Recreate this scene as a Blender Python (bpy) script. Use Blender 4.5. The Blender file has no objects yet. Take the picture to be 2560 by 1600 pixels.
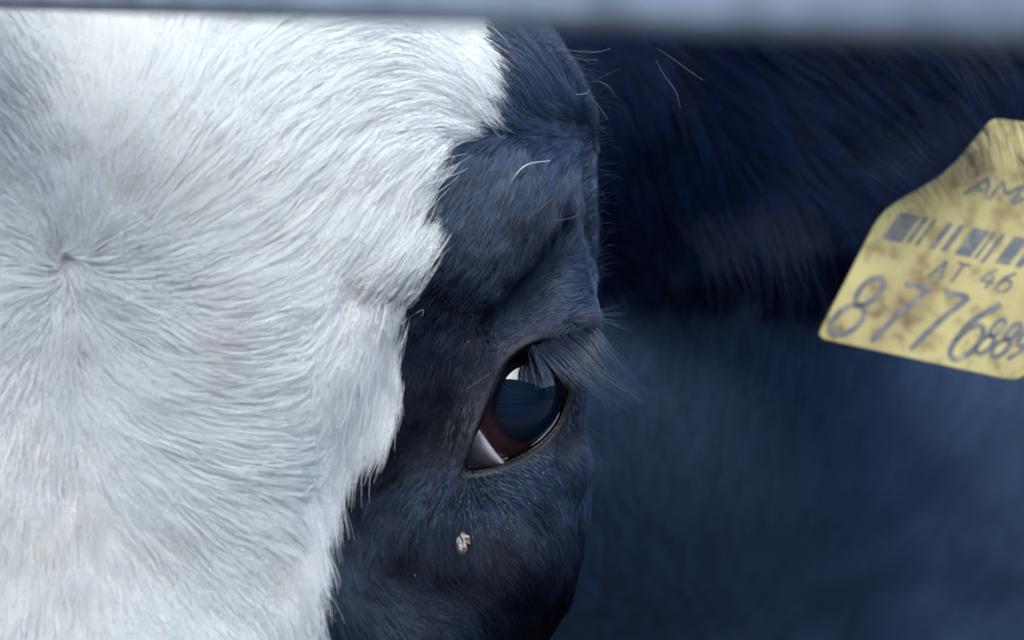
import bpy, math, random
import numpy as np
from mathutils import Vector, Matrix
from mathutils.kdtree import KDTree

rng = np.random.default_rng(7)
random.seed(7)
sc = bpy.context.scene

# ------------------------------------------------------------------ camera
D = 0.90                       # distance to the eye (metres)
S = 0.28 / 2560.0              # metres per photo pixel at that distance
cd = bpy.data.cameras.new("camera")
cam = bpy.data.objects.new("camera", cd)
sc.collection.objects.link(cam)
sc.camera = cam
cam.location = (0, -D, 0)
cam.rotation_euler = (math.radians(90), 0, 0)
cd.sensor_width = 36.0
cd.lens = 36.0 * D / 0.28
cd.clip_start = 0.01
cd.clip_end = 200
cd.dof.use_dof = True
cd.dof.focus_distance = D - 0.006
cd.dof.aperture_fstop = cd.lens / 11.5

# ------------------------------------------------------------------ world and sun
SUN_EL, SUN_AZ = 45.0, -6.0          # azimuth from the camera side (-Y), + = towards +X
w = bpy.data.worlds.new("World")
sc.world = w
w.use_nodes = True
nt = w.node_tree
nt.nodes.clear()
sky = nt.nodes.new("ShaderNodeTexSky")
sky.sky_type = 'NISHITA'
sky.sun_disc = False
sky.sun_elevation = math.radians(SUN_EL)
sky.sun_rotation = math.radians(180 - SUN_AZ)
sky.air_density = 1.0
sky.dust_density = 2.0
sky.ozone_density = 2.0
bg = nt.nodes.new("ShaderNodeBackground")
bg.inputs["Strength"].default_value = 0.15
wo = nt.nodes.new("ShaderNodeOutputWorld")
nt.links.new(sky.outputs[0], bg.inputs[0])
nt.links.new(bg.outputs[0], wo.inputs[0])
sd = bpy.data.lights.new("sun", 'SUN')
sun = bpy.data.objects.new("sun", sd)
sc.collection.objects.link(sun)
sd.energy = 1.2
sd.angle = math.radians(60)
sd.color = (0.94, 1.0, 0.99)
el, az = math.radians(SUN_EL), math.radians(SUN_AZ)
sdir = Vector((math.cos(el) * math.sin(az), -math.cos(el) * math.cos(az), math.sin(el)))
sun.rotation_euler = sdir.to_track_quat('Z', 'Y').to_euler()
sc.view_settings.view_transform = 'Standard'
sc.view_settings.look = 'None'
sc.view_settings.gamma = 1.0
sc.view_settings.exposure = 1.84
sc.render.engine = 'CYCLES'
sc.cycles.use_denoising = True
sc.cycles.max_bounces = 8
sc.cycles.diffuse_bounces = 4
sc.cycles.glossy_bounces = 3
sc.cycles.transparent_max_bounces = 8
sc.cycles.sample_clamp_indirect = 3.0
sc.cycles_curves.shape = 'RIBBONS'

# ------------------------------------------------------------------ helpers
def P(px, py, y=0.0):
    k = S * (D + y) / D
    return Vector(((px - 1280) * k, y, (800 - py) * k))

def to_px(p):
    k = D / (S * (D + p[:, 1]))
    return 1280 + p[:, 0] * k, 800 - p[:, 2] * k

def link(o, parent=None):
    sc.collection.objects.link(o)
    if parent is not None:
        o.parent = parent
    return o

def mesh_obj(name, verts, faces, mat, parent=None, smooth=True):
    me = bpy.data.meshes.new(name)
    me.from_pydata([tuple(v) for v in verts], [], [tuple(int(i) for i in f) for f in faces])
    me.update()
    if smooth:
        me.polygons.foreach_set("use_smooth", [True] * len(me.polygons))
    me.materials.append(mat)
    return link(bpy.data.objects.new(name, me), parent)

def tag(o, label, cat, group=None, kind=None):
    o["label"] = label
    o["category"] = cat
    if group: o["group"] = group
    if kind: o["kind"] = kind

def new_mat(name):
    m = bpy.data.materials.new(name)
    m.use_nodes = True
    n = m.node_tree
    return m, n, n.nodes["Principled BSDF"]

def noise_node(n, scale, detail=4, rough=0.55, coord='Object', vec=None):
    t = n.nodes.new("ShaderNodeTexNoise")
    t.inputs["Scale"].default_value = scale
    t.inputs["Detail"].default_value = detail
    t.inputs["Roughness"].default_value = rough
    if vec is None:
        tc = n.nodes.new("ShaderNodeTexCoord")
        vec = tc.outputs[coord]
    n.links.new(vec, t.inputs["Vector"])
    return t

def ramp(n, fac, stops):
    r = n.nodes.new("ShaderNodeValToRGB")
    el = r.color_ramp.elements
    el[0].position, el[0].color = stops[0][0], (*stops[0][1], 1)
    el[1].position, el[1].color = stops[-1][0], (*stops[-1][1], 1)
    for p_, c_ in stops[1:-1]:
        e = el.new(p_); e.color = (*c_, 1)
    n.links.new(fac, r.inputs[0])
    return r

def tube(pts, rad, seg=10, cap=True):
    """Swept tube: list of Vectors, radius or list of radii."""
    pts = [Vector(p) for p in pts]
    n = len(pts)
    if not hasattr(rad, '__len__'):
        rad = [rad] * n
    vs, fs = [], []
    up = None
    for i, p in enumerate(pts):
        t = (pts[min(i + 1, n - 1)] - pts[max(i - 1, 0)]).normalized()
        if up is None:
            up = t.orthogonal().normalized()
        up = (up - t * up.dot(t)).normalized()
        b = t.cross(up)
        for k in range(seg):
            a = 2 * math.pi * k / seg
            vs.append(p + (up * math.cos(a) + b * math.sin(a)) * rad[i])
    for i in range(n - 1):
        for k in range(seg):
            fs.append((i * seg + k, i * seg + (k + 1) % seg, (i + 1) * seg + (k + 1) % seg, (i + 1) * seg + k))
    if cap:
        fs.append(tuple(range(seg - 1, -1, -1)))
        fs.append(tuple((n - 1) * seg + k for k in range(seg)))
    return vs, fs

def catmull(pts, m=8, closed=False):
    pts = [np.array(p, float) for p in pts]
    out = []
    n = len(pts)
    rngi = range(n) if closed else range(n - 1)
    for i in rngi:
        if closed:
            p0, p1, p2, p3 = pts[(i - 1) % n], pts[i], pts[(i + 1) % n], pts[(i + 2) % n]
        else:
            p0, p1, p2, p3 = pts[max(i - 1, 0)], pts[i], pts[i + 1], pts[min(i + 2, n - 1)]
        for k in range(m):
            t = k / m
            out.append(0.5 * ((2 * p1) + (-p0 + p2) * t + (2 * p0 - 5 * p1 + 4 * p2 - p3) * t * t + (-p0 + 3 * p1 - 3 * p2 + p3) * t ** 3))
    if not closed:
        out.append(pts[-1])
    return np.array(out)

# value noise on a lattice, vectorised
_perm = rng.permutation(4096)
_val = rng.uniform(-1, 1, 4096)
def vnoise(x, y, z):
    xi, yi, zi = np.floor(x).astype(np.int64), np.floor(y).astype(np.int64), np.floor(z).astype(np.int64)
    fx, fy, fz = x - xi, y - yi, z - zi
    fx = fx * fx * (3 - 2 * fx); fy = fy * fy * (3 - 2 * fy); fz = fz * fz * (3 - 2 * fz)
    def h(a, b, c):
        return _val[_perm[(_perm[(_perm[a & 4095] + b) & 4095] + c) & 4095]]
    def L(a, b, t): return a + (b - a) * t
    return L(L(L(h(xi, yi, zi), h(xi + 1, yi, zi), fx), L(h(xi, yi + 1, zi), h(xi + 1, yi + 1, zi), fx), fy),
             L(L(h(xi, yi, zi + 1), h(xi + 1, yi, zi + 1), fx), L(h(xi, yi + 1, zi + 1), h(xi + 1, yi + 1, zi + 1), fx), fy), fz)

# ------------------------------------------------------------------ the cow's shape as a distance field
XM = -0.113                                     # mid-plane of the head
EYE = np.array([(1248 - 1280) * S, 0.0085, (800 - 985) * S])
ER = 0.0196
# lid opening (photo pixels -> metres at the eye's depth)
FISS_PX = np.array([(1163, 1168), (1178, 1112), (1203, 1045), (1232, 975), (1258, 915), (1284, 886), (1322, 862), (1372, 850),
                    (1412, 872), (1428, 925), (1424, 985), (1402, 1050), (1362, 1100), (1305, 1140), (1245, 1163), (1200, 1172)], float)
FISS = catmull(FISS_PX, 4, True)
FX = np.stack([(FISS[:, 0] - 1280) * S, (800 - FISS[:, 1]) * S], 1)

def poly_sd(x, z, poly):
    """signed distance to polygon (negative inside)"""
    shp = x.shape
    d2 = np.full(shp, 1e9); inside = np.zeros(shp, bool)
    n = len(poly)
    for i in range(n):
        a, b = poly[i], poly[(i + 1) % n]
        ex, ez = b - a
        wx, wz = x - a[0], z - a[1]
        t = np.clip((wx * ex + wz * ez) / (ex * ex + ez * ez), 0, 1)
        d2 = np.minimum(d2, (wx - ex * t) ** 2 + (wz - ez * t) ** 2)
        c = ((a[1] <= z) & (b[1] > z)) | ((b[1] <= z) & (a[1] > z))
        if abs(ez) > 1e-12:
            inside ^= c & (x < a[0] + ex * (z - a[1]) / ez)
    d = np.sqrt(d2)
    return np.where(inside, -d, d)

# head sections: z, half width, front y, back y
SEC = np.array([
    (-0.480, 0.010, 0.000, 0.030), (-0.465, 0.045, -0.030, 0.070), (-0.43, 0.062, -0.045, 0.095), (-0.36, 0.066, -0.055, 0.10),
    (-0.28, 0.070, -0.062, 0.11), (-0.20, 0.088, -0.066, 0.15), (-0.15, 0.103, -0.068, 0.18),
    (-0.0935, 0.1215, -0.070, 0.20), (-0.078, 0.1290, -0.070, 0.20), (-0.064, 0.1335, -0.070, 0.20), (-0.0525, 0.1345, -0.070, 0.20),
    (-0.035, 0.1325, -0.070, 0.19), (-0.0117, 0.1320, -0.070, 0.18), (0.0023, 0.1350, -0.070, 0.18), (0.0186, 0.1355, -0.070, 0.17),
    (0.0465, 0.1350, -0.070, 0.17), (0.064, 0.1325, -0.068, 0.17), (0.083, 0.117, -0.063, 0.17), (0.105, 0.100, -0.050, 0.17),
    (0.135, 0.080, -0.020, 0.17), (0.165, 0.060, 0.02, 0.16), (0.185, 0.02, 0.06, 0.13), (0.195, 0.004, 0.08, 0.11)])
_zz = np.linspace(-0.5, 0.21, 400)
_k = np.exp(-0.5 * (np.arange(-6, 7) / 2.5) ** 2); _k /= _k.sum()
SECS = [np.convolve(np.pad(np.interp(_zz, SEC[:, 0], SEC[:, i]), 6, mode='edge'), _k, 'valid') for i in (1, 2, 3)]

def smin(a, b, k):
    h = np.clip(0.5 + 0.5 * (b - a) / k, 0, 1)
    return b + (a - b) * h - k * h * (1 - h)
def smax(a, b, k): return -smin(-a, -b, k)
def ell(p, c, r):
    q = p - np.array(c)
    k0 = np.sqrt(((q / np.array(r)) ** 2).sum(1)); k1 = np.sqrt(((q / (np.array(r) ** 2)) ** 2).sum(1)) + 1e-9
    return k0 * (k0 - 1) / k1
def cap(p, a, b, ra, rb):
    a, b = np.array(a, float), np.array(b, float)
    ab = b - a
    t = np.clip(((p - a) @ ab) / (ab @ ab), 0, 1)
    return np.linalg.norm(p - a - t[:, None] * ab, axis=1) - (ra + (rb - ra) * t)
def U(px, py, y):                               # photo pixel at depth y -> mirrored head coordinates
    v = P(px, py, y); return np.array([v.x - XM, v.y, v.z])

EAR_A = np.array([0.145, 0.185, 0.060]); EAR_B = np.array([0.345, 0.110, 0.062])    # root and tip (mirrored coords)
_eu = (EAR_B - EAR_A) / np.linalg.norm(EAR_B - EAR_A)
_ev = np.array([0, 0, 1.0]); _ev = _ev - _eu * (_ev @ _eu); _ev /= np.linalg.norm(_ev)
_ew = np.cross(_eu, _ev)                        # through the ear's thickness
if _ew[1] > 0: _ew = -_ew                       # points to the camera
EAR_L = np.linalg.norm(EAR_B - EAR_A)

def sdf(p):
    u = p.copy(); u[:, 0] = np.abs(p[:, 0] - XM)
    z = p[:, 2]
    a = np.interp(z, _zz, SECS[0]); f = np.interp(z, _zz, SECS[1]); b = np.interp(z, _zz, SECS[2])
    # front half narrows in depth at a centre of 0.06
    yc = 0.06 + 0 * z
    yc = np.maximum(np.minimum(yc, f + 0.62 * (b - f)), f + 0.35 * (b - f))
    dy = np.where(p[:, 1] < yc, yc - f, b - yc)
    q = (np.abs(u[:, 0] / a) ** 2.25 + np.abs((p[:, 1] - yc) / dy) ** 2.25) ** (1 / 2.25)
    d = (q - 1) * np.minimum(a, dy) * 0.9
    d = np.where((z > 0.2) | (z < -0.485), np.maximum(d, 0.02), d)
    # bony brow, lids, cheek
    e = EYE - np.array([XM, 0, 0])
    d = smin(d, np.linalg.norm(u - e - np.array([0.0008, 0, 0]), axis=1) - (ER + 0.0032), 0.012)
    d = smin(d, cap(u, U(1380, 778, 0.012), U(1405, 706, 0.024), 0.0105, 0.0075), 0.010)          # upper lid fold
    d = smin(d, cap(u, U(1300, 850, -0.009), U(1432, 800, 0.010), 0.0035, 0.0042), 0.006)        # lid edge above the lashes
    d = smin(d, cap(u, U(880, 1430, -0.038), U(1120, 1190, -0.020), 0.012, 0.008), 0.022)       # ridge below the inner corner
    d = smin(d, cap(u, U(1060, 1560, -0.030), U(1280, 1420, -0.006), 0.016, 0.014), 0.022)      # cheek bone
    d = smin(d, cap(u, U(1180, 1250, -0.020), U(1400, 1170, 0.004), 0.0065, 0.007), 0.012)      # lower lid bulge
    d = smax(d, -cap(u, U(1262, 815, -0.0215), U(1425, 585, 0.014), 0.0052, 0.0045), 0.007)      # fold above the lid
    d = smax(d, -cap(u, U(990, 1190, -0.056), U(1120, 960, -0.046), 0.015, 0.015), 0.022)      # tear hollow
    d = smax(d, -cap(u, U(1000, 1400, -0.054), U(1180, 1340, -0.040), 0.015, 0.013), 0.020)
    # ear: a leaf-shaped cup
    r = u - EAR_A
    t = (r @ _eu) / EAR_L; v = r @ _ev; ww = r @ _ew
    tc = np.clip(t, 0, 1)
    half = 0.047 * np.sqrt(np.clip(1 - ((tc - 0.42) / 0.60) ** 2, 0.02, 1))
    half = half * (0.82 + 0.18 * tc)
    cup = 0.022 * (1 - (v / 0.054) ** 2) * (1 - 0.5 * tc) - 0.010         # middle pushed back, rims forward
    th = 0.0065 - 0.003 * tc
    de = smax(np.abs(ww + cup) - th, np.maximum(np.abs(v) - half, (np.abs(t - 0.5) - 0.5) * EAR_L), 0.006)
    d = smin(d, de, 0.018)
    d = smin(d, cap(u, (0.085, 0.13, 0.060), (0.150, 0.182, 0.062), 0.044, 0.034), 0.022)        # ear root
    # poll, throat, neck and trunk (the cow stands turned to the right)
    nb = cap(p, (XM + 0.02, 0.20, 0.04), (0.20, 0.62, 0.02), 0.125, 0.25)
    d = smin(d, nb, 0.05)
    tr = cap(p, (0.20, 0.62, 0.00), (0.62, 1.02, -0.14), 0.25, 0.34)
    tr = smin(tr, cap(p, (0.62, 1.02, -0.14), (1.55, 1.90, -0.16), 0.34, 0.33), 0.10)
    for lx, ly in ((0.30, 0.98), (0.60, 0.72), (1.42, 2.02), (1.70, 1.74)):
        hind = lx > 1.0
        kx = 0.05 if hind else 0.0
        lg = cap(p, (lx, ly, -0.38), (lx + kx, ly + kx, -0.78), 0.12 if hind else 0.10, 0.052)
        lg = smin(lg, cap(p, (lx + kx, ly + kx, -0.78), (lx, ly, -1.20), 0.050, 0.036), 0.03)
        lg = smin(lg, cap(p, (lx, ly, -1.20), (lx - 0.03, ly - 0.03, -1.25), 0.046, 0.052), 0.02)
        tr = smin(tr, lg, 0.08)
    d = smin(d, tr, 0.06)
    d = smax(d, -cap(p, (0.10, 0.30, 0.02), (0.16, 0.33, -0.40), 0.004, 0.006), 0.035)           # neck folds
    d = smin(d, cap(p, (0.02, 0.30, 0.05), (0.16, 0.46, -0.26), 0.045, 0.07), 0.07)
    # slow unevenness of flesh
    d = d + 0.0012 * vnoise(p[:, 0] * 45, p[:, 1] * 45, p[:, 2] * 45)
    # lid opening, cut down to the eyeball only
    near = (np.abs(p[:, 0] - 0.0) < 0.06) & (np.abs(p[:, 2] + 0.02) < 0.06) & (p[:, 1] < 0.05)
    if near.any():
        pn = p[near]
        s2 = poly_sd(pn[:, 0], pn[:, 2], FX)
        hole = np.maximum(s2, pn[:, 1] - 0.022)
        d[near] = smax(d[near], -hole, 0.0008)
    nearL = (np.abs(u[:, 0] + XM) < 0.06) & (p[:, 0] < XM) & (np.abs(p[:, 2] + 0.02) < 0.06) & (p[:, 1] < 0.05)
    if nearL.any():
        pn = u[nearL]
        s2 = poly_sd(pn[:, 0] + XM, pn[:, 2], FX)
        d[nearL] = smax(d[nearL], -np.maximum(s2, pn[:, 1] - 0.022), 0.0008)
    return d

def sdf_chunk(p, n=400000):
    return np.concatenate([sdf(p[i:i + n]) for i in range(0, len(p), n)])

def grad(p, e=0.0006):
    g = np.empty_like(p)
    for k in range(3):
        a = p.copy(); b = p.copy(); a[:, k] += e; b[:, k] -= e
        g[:, k] = sdf_chunk(a) - sdf_chunk(b)
    return g / (2 * e)

def axis(lo, hi, flo, fhi, fine, grow=1.09, mx=0.03):
    mid = list(np.arange(flo, fhi + fine * 0.5, fine))
    st = fine; x = mid[-1]; up = []
    while x < hi:
        st = min(st * grow, mx); x += st; up.append(x)
    st = fine; x = mid[0]; dn = []
    while x > lo:
        st = min(st * grow, mx); x -= st; dn.append(x)
    return np.array(dn[::-1] + mid + up)

gx = axis(-0.56, 2.20, -0.020, 0.026, 0.0007, 1.07, 0.03)
gx = np.array(sorted(set(np.round(gx, 6))))
gy = axis(-0.13, 2.45, -0.020, 0.020, 0.0008, 1.075, 0.035)
gz = axis(-1.34, 0.40, -0.048, 0.012, 0.0008, 1.075, 0.03)
# keep the steps below 4 mm over the visible head and ear
def refine(g, lo, hi, mx):
    out = [g[0]]
    for v in g[1:]:
        s_ = v - out[-1]
        if lo < v < hi and s_ > mx:
            n_ = int(math.ceil(s_ / mx)); base = out[-1]
            out += [base + s_ * (i + 1) / n_ for i in range(n_)]
        else:
            out.append(v)
    return np.array(out)
gx = refine(gx, -0.25, 0.25, 0.0045); gy = refine(gy, -0.09, 0.22, 0.004); gz = refine(gz, -0.20, 0.16, 0.0045)
nx, ny, nz = len(gx), len(gy), len(gz)
G = np.stack(np.meshgrid(gx, gy, gz, indexing='ij'), -1).reshape(-1, 3)
V = sdf_chunk(G).reshape(nx, ny, nz)
ins = V < 0
c = np.zeros((nx - 1, ny - 1, nz - 1), np.int8)
for i in (0, 1):
    for j in (0, 1):
        for k in (0, 1):
            c += ins[i:nx - 1 + i, j:ny - 1 + j, k:nz - 1 + k]
act = (c > 0) & (c < 8)
ci = np.argwhere(act)
idx = np.full(act.shape, -1, np.int64); idx[act] = np.arange(len(ci))
acc = np.zeros((len(ci), 3)); cnt = np.zeros(len(ci))
axs = (gx, gy, gz)
for ax in range(3):
    o1, o2 = [a for a in range(3) if a != ax]
    for s1 in (0, 1):
        for s2 in (0, 1):
            A = ci.copy(); A[:, o1] += s1; A[:, o2] += s2
            B = A.copy(); B[:, ax] += 1
            va = V[A[:, 0], A[:, 1], A[:, 2]]; vb = V[B[:, 0], B[:, 1], B[:, 2]]
            m = (va < 0) != (vb < 0)
            t = np.where(m, va / np.where(m, va - vb, 1), 0)
            pa = np.stack([axs[q][A[:, q]] for q in range(3)], 1); pb = np.stack([axs[q][B[:, q]] for q in range(3)], 1)
            acc[m] += (pa + (pb - pa) * t[:, None])[m]; cnt[m] += 1
BV = acc / cnt[:, None]
for _ in range(2):
    g_ = grad(BV); f_ = sdf_chunk(BV)
    st_ = f_[:, None] * g_ / np.maximum((g_ ** 2).sum(1), 0.25)[:, None]
    ln_ = np.linalg.norm(st_, axis=1, keepdims=True)
    BV -= st_ * np.minimum(1, 0.0015 / np.maximum(ln_, 1e-9)) * 0.8
quads = []
for ax in range(3):
    o1, o2 = [(1, 2), (2, 0), (0, 1)][ax]
    sl = [slice(None)] * 3; sl2 = [slice(None)] * 3
    n_ = [nx, ny, nz]
    a_ = np.take(ins, range(0, n_[ax] - 1), ax); b_ = np.take(ins, range(1, n_[ax]), ax)
    e = np.argwhere(a_ != b_)
    e = e[(e[:, o1] > 0) & (e[:, o2] > 0) & (e[:, o1] < n_[o1] - 1) & (e[:, o2] < n_[o2] - 1)]
    flip = b_[e[:, 0], e[:, 1], e[:, 2]]
    def cell(d1, d2):
        q = e.copy(); q[:, o1] -= d1; q[:, o2] -= d2
        return idx[q[:, 0], q[:, 1], q[:, 2]]
    q = np.stack([cell(1, 1), cell(0, 1), cell(0, 0), cell(1, 0)], 1)
    q[flip] = q[flip][:, ::-1]
    quads.append(q)
BQ = np.concatenate(quads); BQ = BQ[(BQ >= 0).all(1)]
print("body", len(BV), len(BQ), (nx, ny, nz))

# ------------------------------------------------------------------ coat pattern and hair flow
BORDER = np.array([(-600, -900), (1150, -500), (1200, -100), (1215, 60), (1232, 140), (1240, 205), (1190, 262), (1135, 318), (1110, 400), (1082, 470),
                   (1056, 560), (1066, 625), (1070, 680), (1050, 760), (1030, 830), (1036, 900), (1030, 975), (985, 1055), (925, 1120),
                   (865, 1190), (842, 1270), (820, 1360), (800, 1430), (815, 1500), (795, 1600), (760, 1800), (740, 2300), (700, 6000), (-2500, 6000), (-2500, -900)], float)
BORDER[1:-2, 0] -= 32
def white_sd(p):
    """negative where the coat is white (blaze on the face)"""
    px, py = to_px(p)
    px = np.where(p[:, 0] < XM - 0.02, 2 * 160 - px + 80 * np.sin(py / 170.0), px)
    s = poly_sd(px, py, BORDER)
    s = np.where(p[:, 1] > 0.10, 500.0, s)
    return s

WH = (160.0, 680.0)
F_FRONT = [  # px, py, angle (0 right, 90 up)
 (0,60,125),(60,220,128),(150,250,108),(200,620,68),(235,680,5),(205,745,-45),(160,770,-88),(105,745,-135),(85,690,178),(105,630,142),(150,600,108),(300,150,88),(430,200,68),(600,300,53),(800,250,38),(900,150,20),(1080,95,-8),(1200,130,-32),(1250,215,-28),
 (1000,300,14),(1110,280,-8),(1050,400,38),(1000,550,58),(1050,650,48),(1110,610,48),(160,520,98),(250,460,80),(350,400,64),(90,540,122),(300,600,32),(500,500,42),(600,600,28),(430,650,18),(300,760,-18),(420,840,-24),
 (520,910,-14),(600,850,10),(700,800,22),(700,700,28),(750,600,45),(820,500,48),(900,400,44),(250,900,-52),(350,950,-38),(300,1010,-50),(500,985,-8),
 (680,1000,8),(720,1150,0),(600,1160,-8),(500,1100,-20),(600,1300,-30),(700,1350,-32),(650,1500,-50),(500,1400,-48),(400,1250,-45),(400,1500,-65),
 (300,1400,-70),(200,1300,-80),(100,1100,-97),(0,1200,-102),(100,1500,-90),(0,900,-130),(150,900,-97),(50,800,-140),(0,700,-172),(50,620,168),(0,550,158),
 (50,450,135),(0,350,138),(850,800,-112),(900,690,56),(950,620,58),(960,860,-104),(850,1000,-94),(950,1000,-98),(900,1100,-94),(850,1250,-92),(800,1400,-88),(780,1500,-78),(700,1590,-70),
 (1150,550,55),(1250,450,50),(1350,300,8),(1300,200,-28),(1300,120,-50),(1400,150,-36),(1440,350,8),(1460,500,28),(1400,560,42),(1300,650,50),(1200,750,60),
 (1120,850,-110),(1120,960,-112),(1180,640,54),(1350,730,38),(1450,720,28),(1480,620,45),(1280,790,50),(1180,900,-118),
 (1050,1050,-125),(950,1180,-128),(950,1280,-138),(1050,1230,-132),(1130,1250,-112),(1200,1270,-72),(1260,1215,-30),(1350,1210,-22),(1420,1200,-38),(1440,1100,-70),(1455,1000,-78),
 (1450,1270,-60),(1200,1360,-75),(1350,1400,-62),(1100,1370,-95),(1300,1500,-48),(950,1500,-42),(1100,1560,-36),(880,1400,-118),(850,1500,-108),(900,1580,-60),(1440,1400,-72)]
F_BACK = [(1520,200,-60),(1560,400,-45),(1530,600,-30),(1620,250,-72),(1650,450,-58),(1650,650,-60),(1800,200,-20),(1900,350,-34),(1750,500,-52),(1850,600,-58),(1950,720,-84),
 (2050,850,-90),(1800,750,-75),(2000,250,-30),(2100,450,-45),(2300,200,-36),(2300,350,-45),(2500,200,-55),(2550,350,-70),(2450,100,-50),(2800,300,-30),(3000,500,-10),
 (1700,900,-85),(1800,1100,-80),(2300,1000,-98),(2300,1300,-100),(1600,1100,-70),(1600,1500,-70),(2100,1550,-90)]

def field_grid(pts, x0, x1, y0, y1, st, whorl):
    gxs = np.arange(x0, x1 + st, st, dtype=float); gys = np.arange(y0, y1 + st, st, dtype=float)
    X, Y = np.meshgrid(gxs, gys, indexing='ij')
    c2 = np.zeros_like(X); s2 = np.zeros_like(X); vx = np.zeros_like(X); vy = np.zeros_like(X)
    wt = 0
    for px, py, a in pts:
        wgt = 1.0 / (((X - px) ** 2 + (Y - py) ** 2) + 45.0 ** 2) ** 1.8
        ra = math.radians(a)
        c2 += wgt * math.cos(2 * ra); s2 += wgt * math.sin(2 * ra); vx += wgt * math.cos(ra); vy += wgt * math.sin(ra); wt = wt + wgt
    if whorl:
        dx, dy = X - WH[0], -(Y - WH[1]); r = np.hypot(dx, dy) + 1e-6
        sw = -0.60 + 1.3 * vnoise(X / 45, Y / 45, X * 0)                                                   # a slight swirl
        ca, sa = np.cos(sw), np.sin(sw)
        ux, uy = (dx * ca - dy * sa) / r, (dx * sa + dy * ca) / r
        # hair lies outwards all round, swept down on the right flank
        m = np.exp(-(r / 85.0) ** 2)
        tot = np.hypot(c2, s2) + 1e-30; c2, s2 = c2 / tot, s2 / tot
        vx, vy = vx / wt, vy / wt
        a2 = 2 * np.arctan2(uy, ux)
        c2 = c2 * (1 - m) + np.cos(a2) * m; s2 = s2 * (1 - m) + np.sin(a2) * m
        vx = vx * (1 - m) + ux * m; vy = vy * (1 - m) + uy * m
    th = 0.5 * np.arctan2(s2, c2)
    dx, dy = np.cos(th), np.sin(th)
    sg = np.where(dx * vx + dy * vy < 0, -1.0, 1.0)
    q = (dx * vx + dy * vy) * sg / (np.hypot(vx, vy) + 1e-30) if False else np.abs(dx * vx + dy * vy)
    if not whorl:
        q = np.ones_like(q)
    return (x0, y0, st, dx * sg, dy * sg, q * sg)

FG = field_grid(F_FRONT, -700, 1700, -500, 2400, 12, True)
FB = field_grid(F_BACK, 1200, 3400, -500, 2400, 24, False)
def sample_field(F, px, py):
    x0, y0, st, A, B, Q = F
    i = np.clip(np.rint((px - x0) / st).astype(int), 0, A.shape[0] - 1); j = np.clip(np.rint((py - y0) / st).astype(int), 0, A.shape[1] - 1)
    return A[i, j], B[i, j], Q[i, j]

def flow(p, back):
    px, py = to_px(p)
    if back:
        a, b, q = sample_field(FB, px, py)
    else:
        mir = px < -100
        a, b, q = sample_field(FG, np.where(mir, 320 - px, px), py)
        a = np.where(mir, -a, a)
    return np.stack([a, np.zeros_like(a), b], 1), np.abs(q)

# ------------------------------------------------------------------ hair materials
def hair_mat(name, root, tip, rough=0.5, spec=0.5, var=0.15, stain=False, tone=False):
    m, n, b = new_mat(name)
    hi = n.nodes.new("ShaderNodeHairInfo")
    mix = n.nodes.new("ShaderNodeMix"); mix.data_type = 'RGBA'
    mix.inputs["A"].default_value = (*root, 1); mix.inputs["B"].default_value = (*tip, 1)
    n.links.new(hi.outputs["Intercept"], mix.inputs["Factor"])
    hsv = n.nodes.new("ShaderNodeHueSaturation")
    mr = n.nodes.new("ShaderNodeMapRange")
    mr.inputs["To Min"].default_value = 1 - var; mr.inputs["To Max"].default_value = 1 + var
    n.links.new(hi.outputs["Random"], mr.inputs["Value"])
    n.links.new(mr.outputs[0], hsv.inputs["Value"])
    res = mix.outputs["Result"]
    if stain:                                       # faint pinkish and straw coloured staining of the coat
        tn_ = noise_node(n, 38, 4, 0.6)
        rs_ = ramp(n, tn_.outputs["Fac"], [(0.55, (1, 1, 1)), (0.74, (0.94, 0.91, 0.90))])
        m2 = n.nodes.new("ShaderNodeMix"); m2.data_type = 'RGBA'; m2.blend_type = 'MULTIPLY'; m2.inputs["Factor"].default_value = 1
        n.links.new(res, m2.inputs["A"]); n.links.new(rs_.outputs[0], m2.inputs["B"]); res = m2.outputs["Result"]
    if tone:                                        # light and shade painted into the black hair
        at_ = n.nodes.new("ShaderNodeAttribute"); at_.attribute_name = "shade_tone"
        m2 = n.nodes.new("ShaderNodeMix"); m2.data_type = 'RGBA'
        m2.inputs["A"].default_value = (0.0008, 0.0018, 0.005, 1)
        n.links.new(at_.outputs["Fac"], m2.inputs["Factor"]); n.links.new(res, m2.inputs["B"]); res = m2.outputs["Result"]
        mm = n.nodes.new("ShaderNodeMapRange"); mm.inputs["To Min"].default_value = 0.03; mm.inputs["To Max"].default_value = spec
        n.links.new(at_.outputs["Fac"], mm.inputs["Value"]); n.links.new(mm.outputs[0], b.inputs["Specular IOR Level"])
    n.links.new(res, hsv.inputs["Color"])
    n.links.new(hsv.outputs[0], b.inputs["Base Color"])
    b.inputs["Roughness"].default_value = rough
    b.inputs["Specular IOR Level"].default_value = spec
    return m
M_WHITE = hair_mat("white_hair", (0.74, 0.75, 0.735), (0.83, 0.86, 0.845), 0.65, 0.15, 0.04, stain=True)
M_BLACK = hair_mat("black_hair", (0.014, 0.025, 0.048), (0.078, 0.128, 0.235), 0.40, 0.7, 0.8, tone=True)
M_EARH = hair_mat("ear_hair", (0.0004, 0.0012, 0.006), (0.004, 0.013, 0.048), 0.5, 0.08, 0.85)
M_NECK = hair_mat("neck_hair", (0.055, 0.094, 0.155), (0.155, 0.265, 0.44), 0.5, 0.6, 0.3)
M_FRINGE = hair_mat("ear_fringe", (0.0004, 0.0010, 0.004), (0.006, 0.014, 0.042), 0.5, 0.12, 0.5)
M_PALE = hair_mat("pale_stray_hair", (0.22, 0.23, 0.25), (0.38, 0.39, 0.41), 0.4, 0.4, 0.2)
M_LASH = hair_mat("lash_hair", (0.006, 0.010, 0.020), (0.030, 0.048, 0.088), 0.38, 0.45, 0.65)
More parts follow.
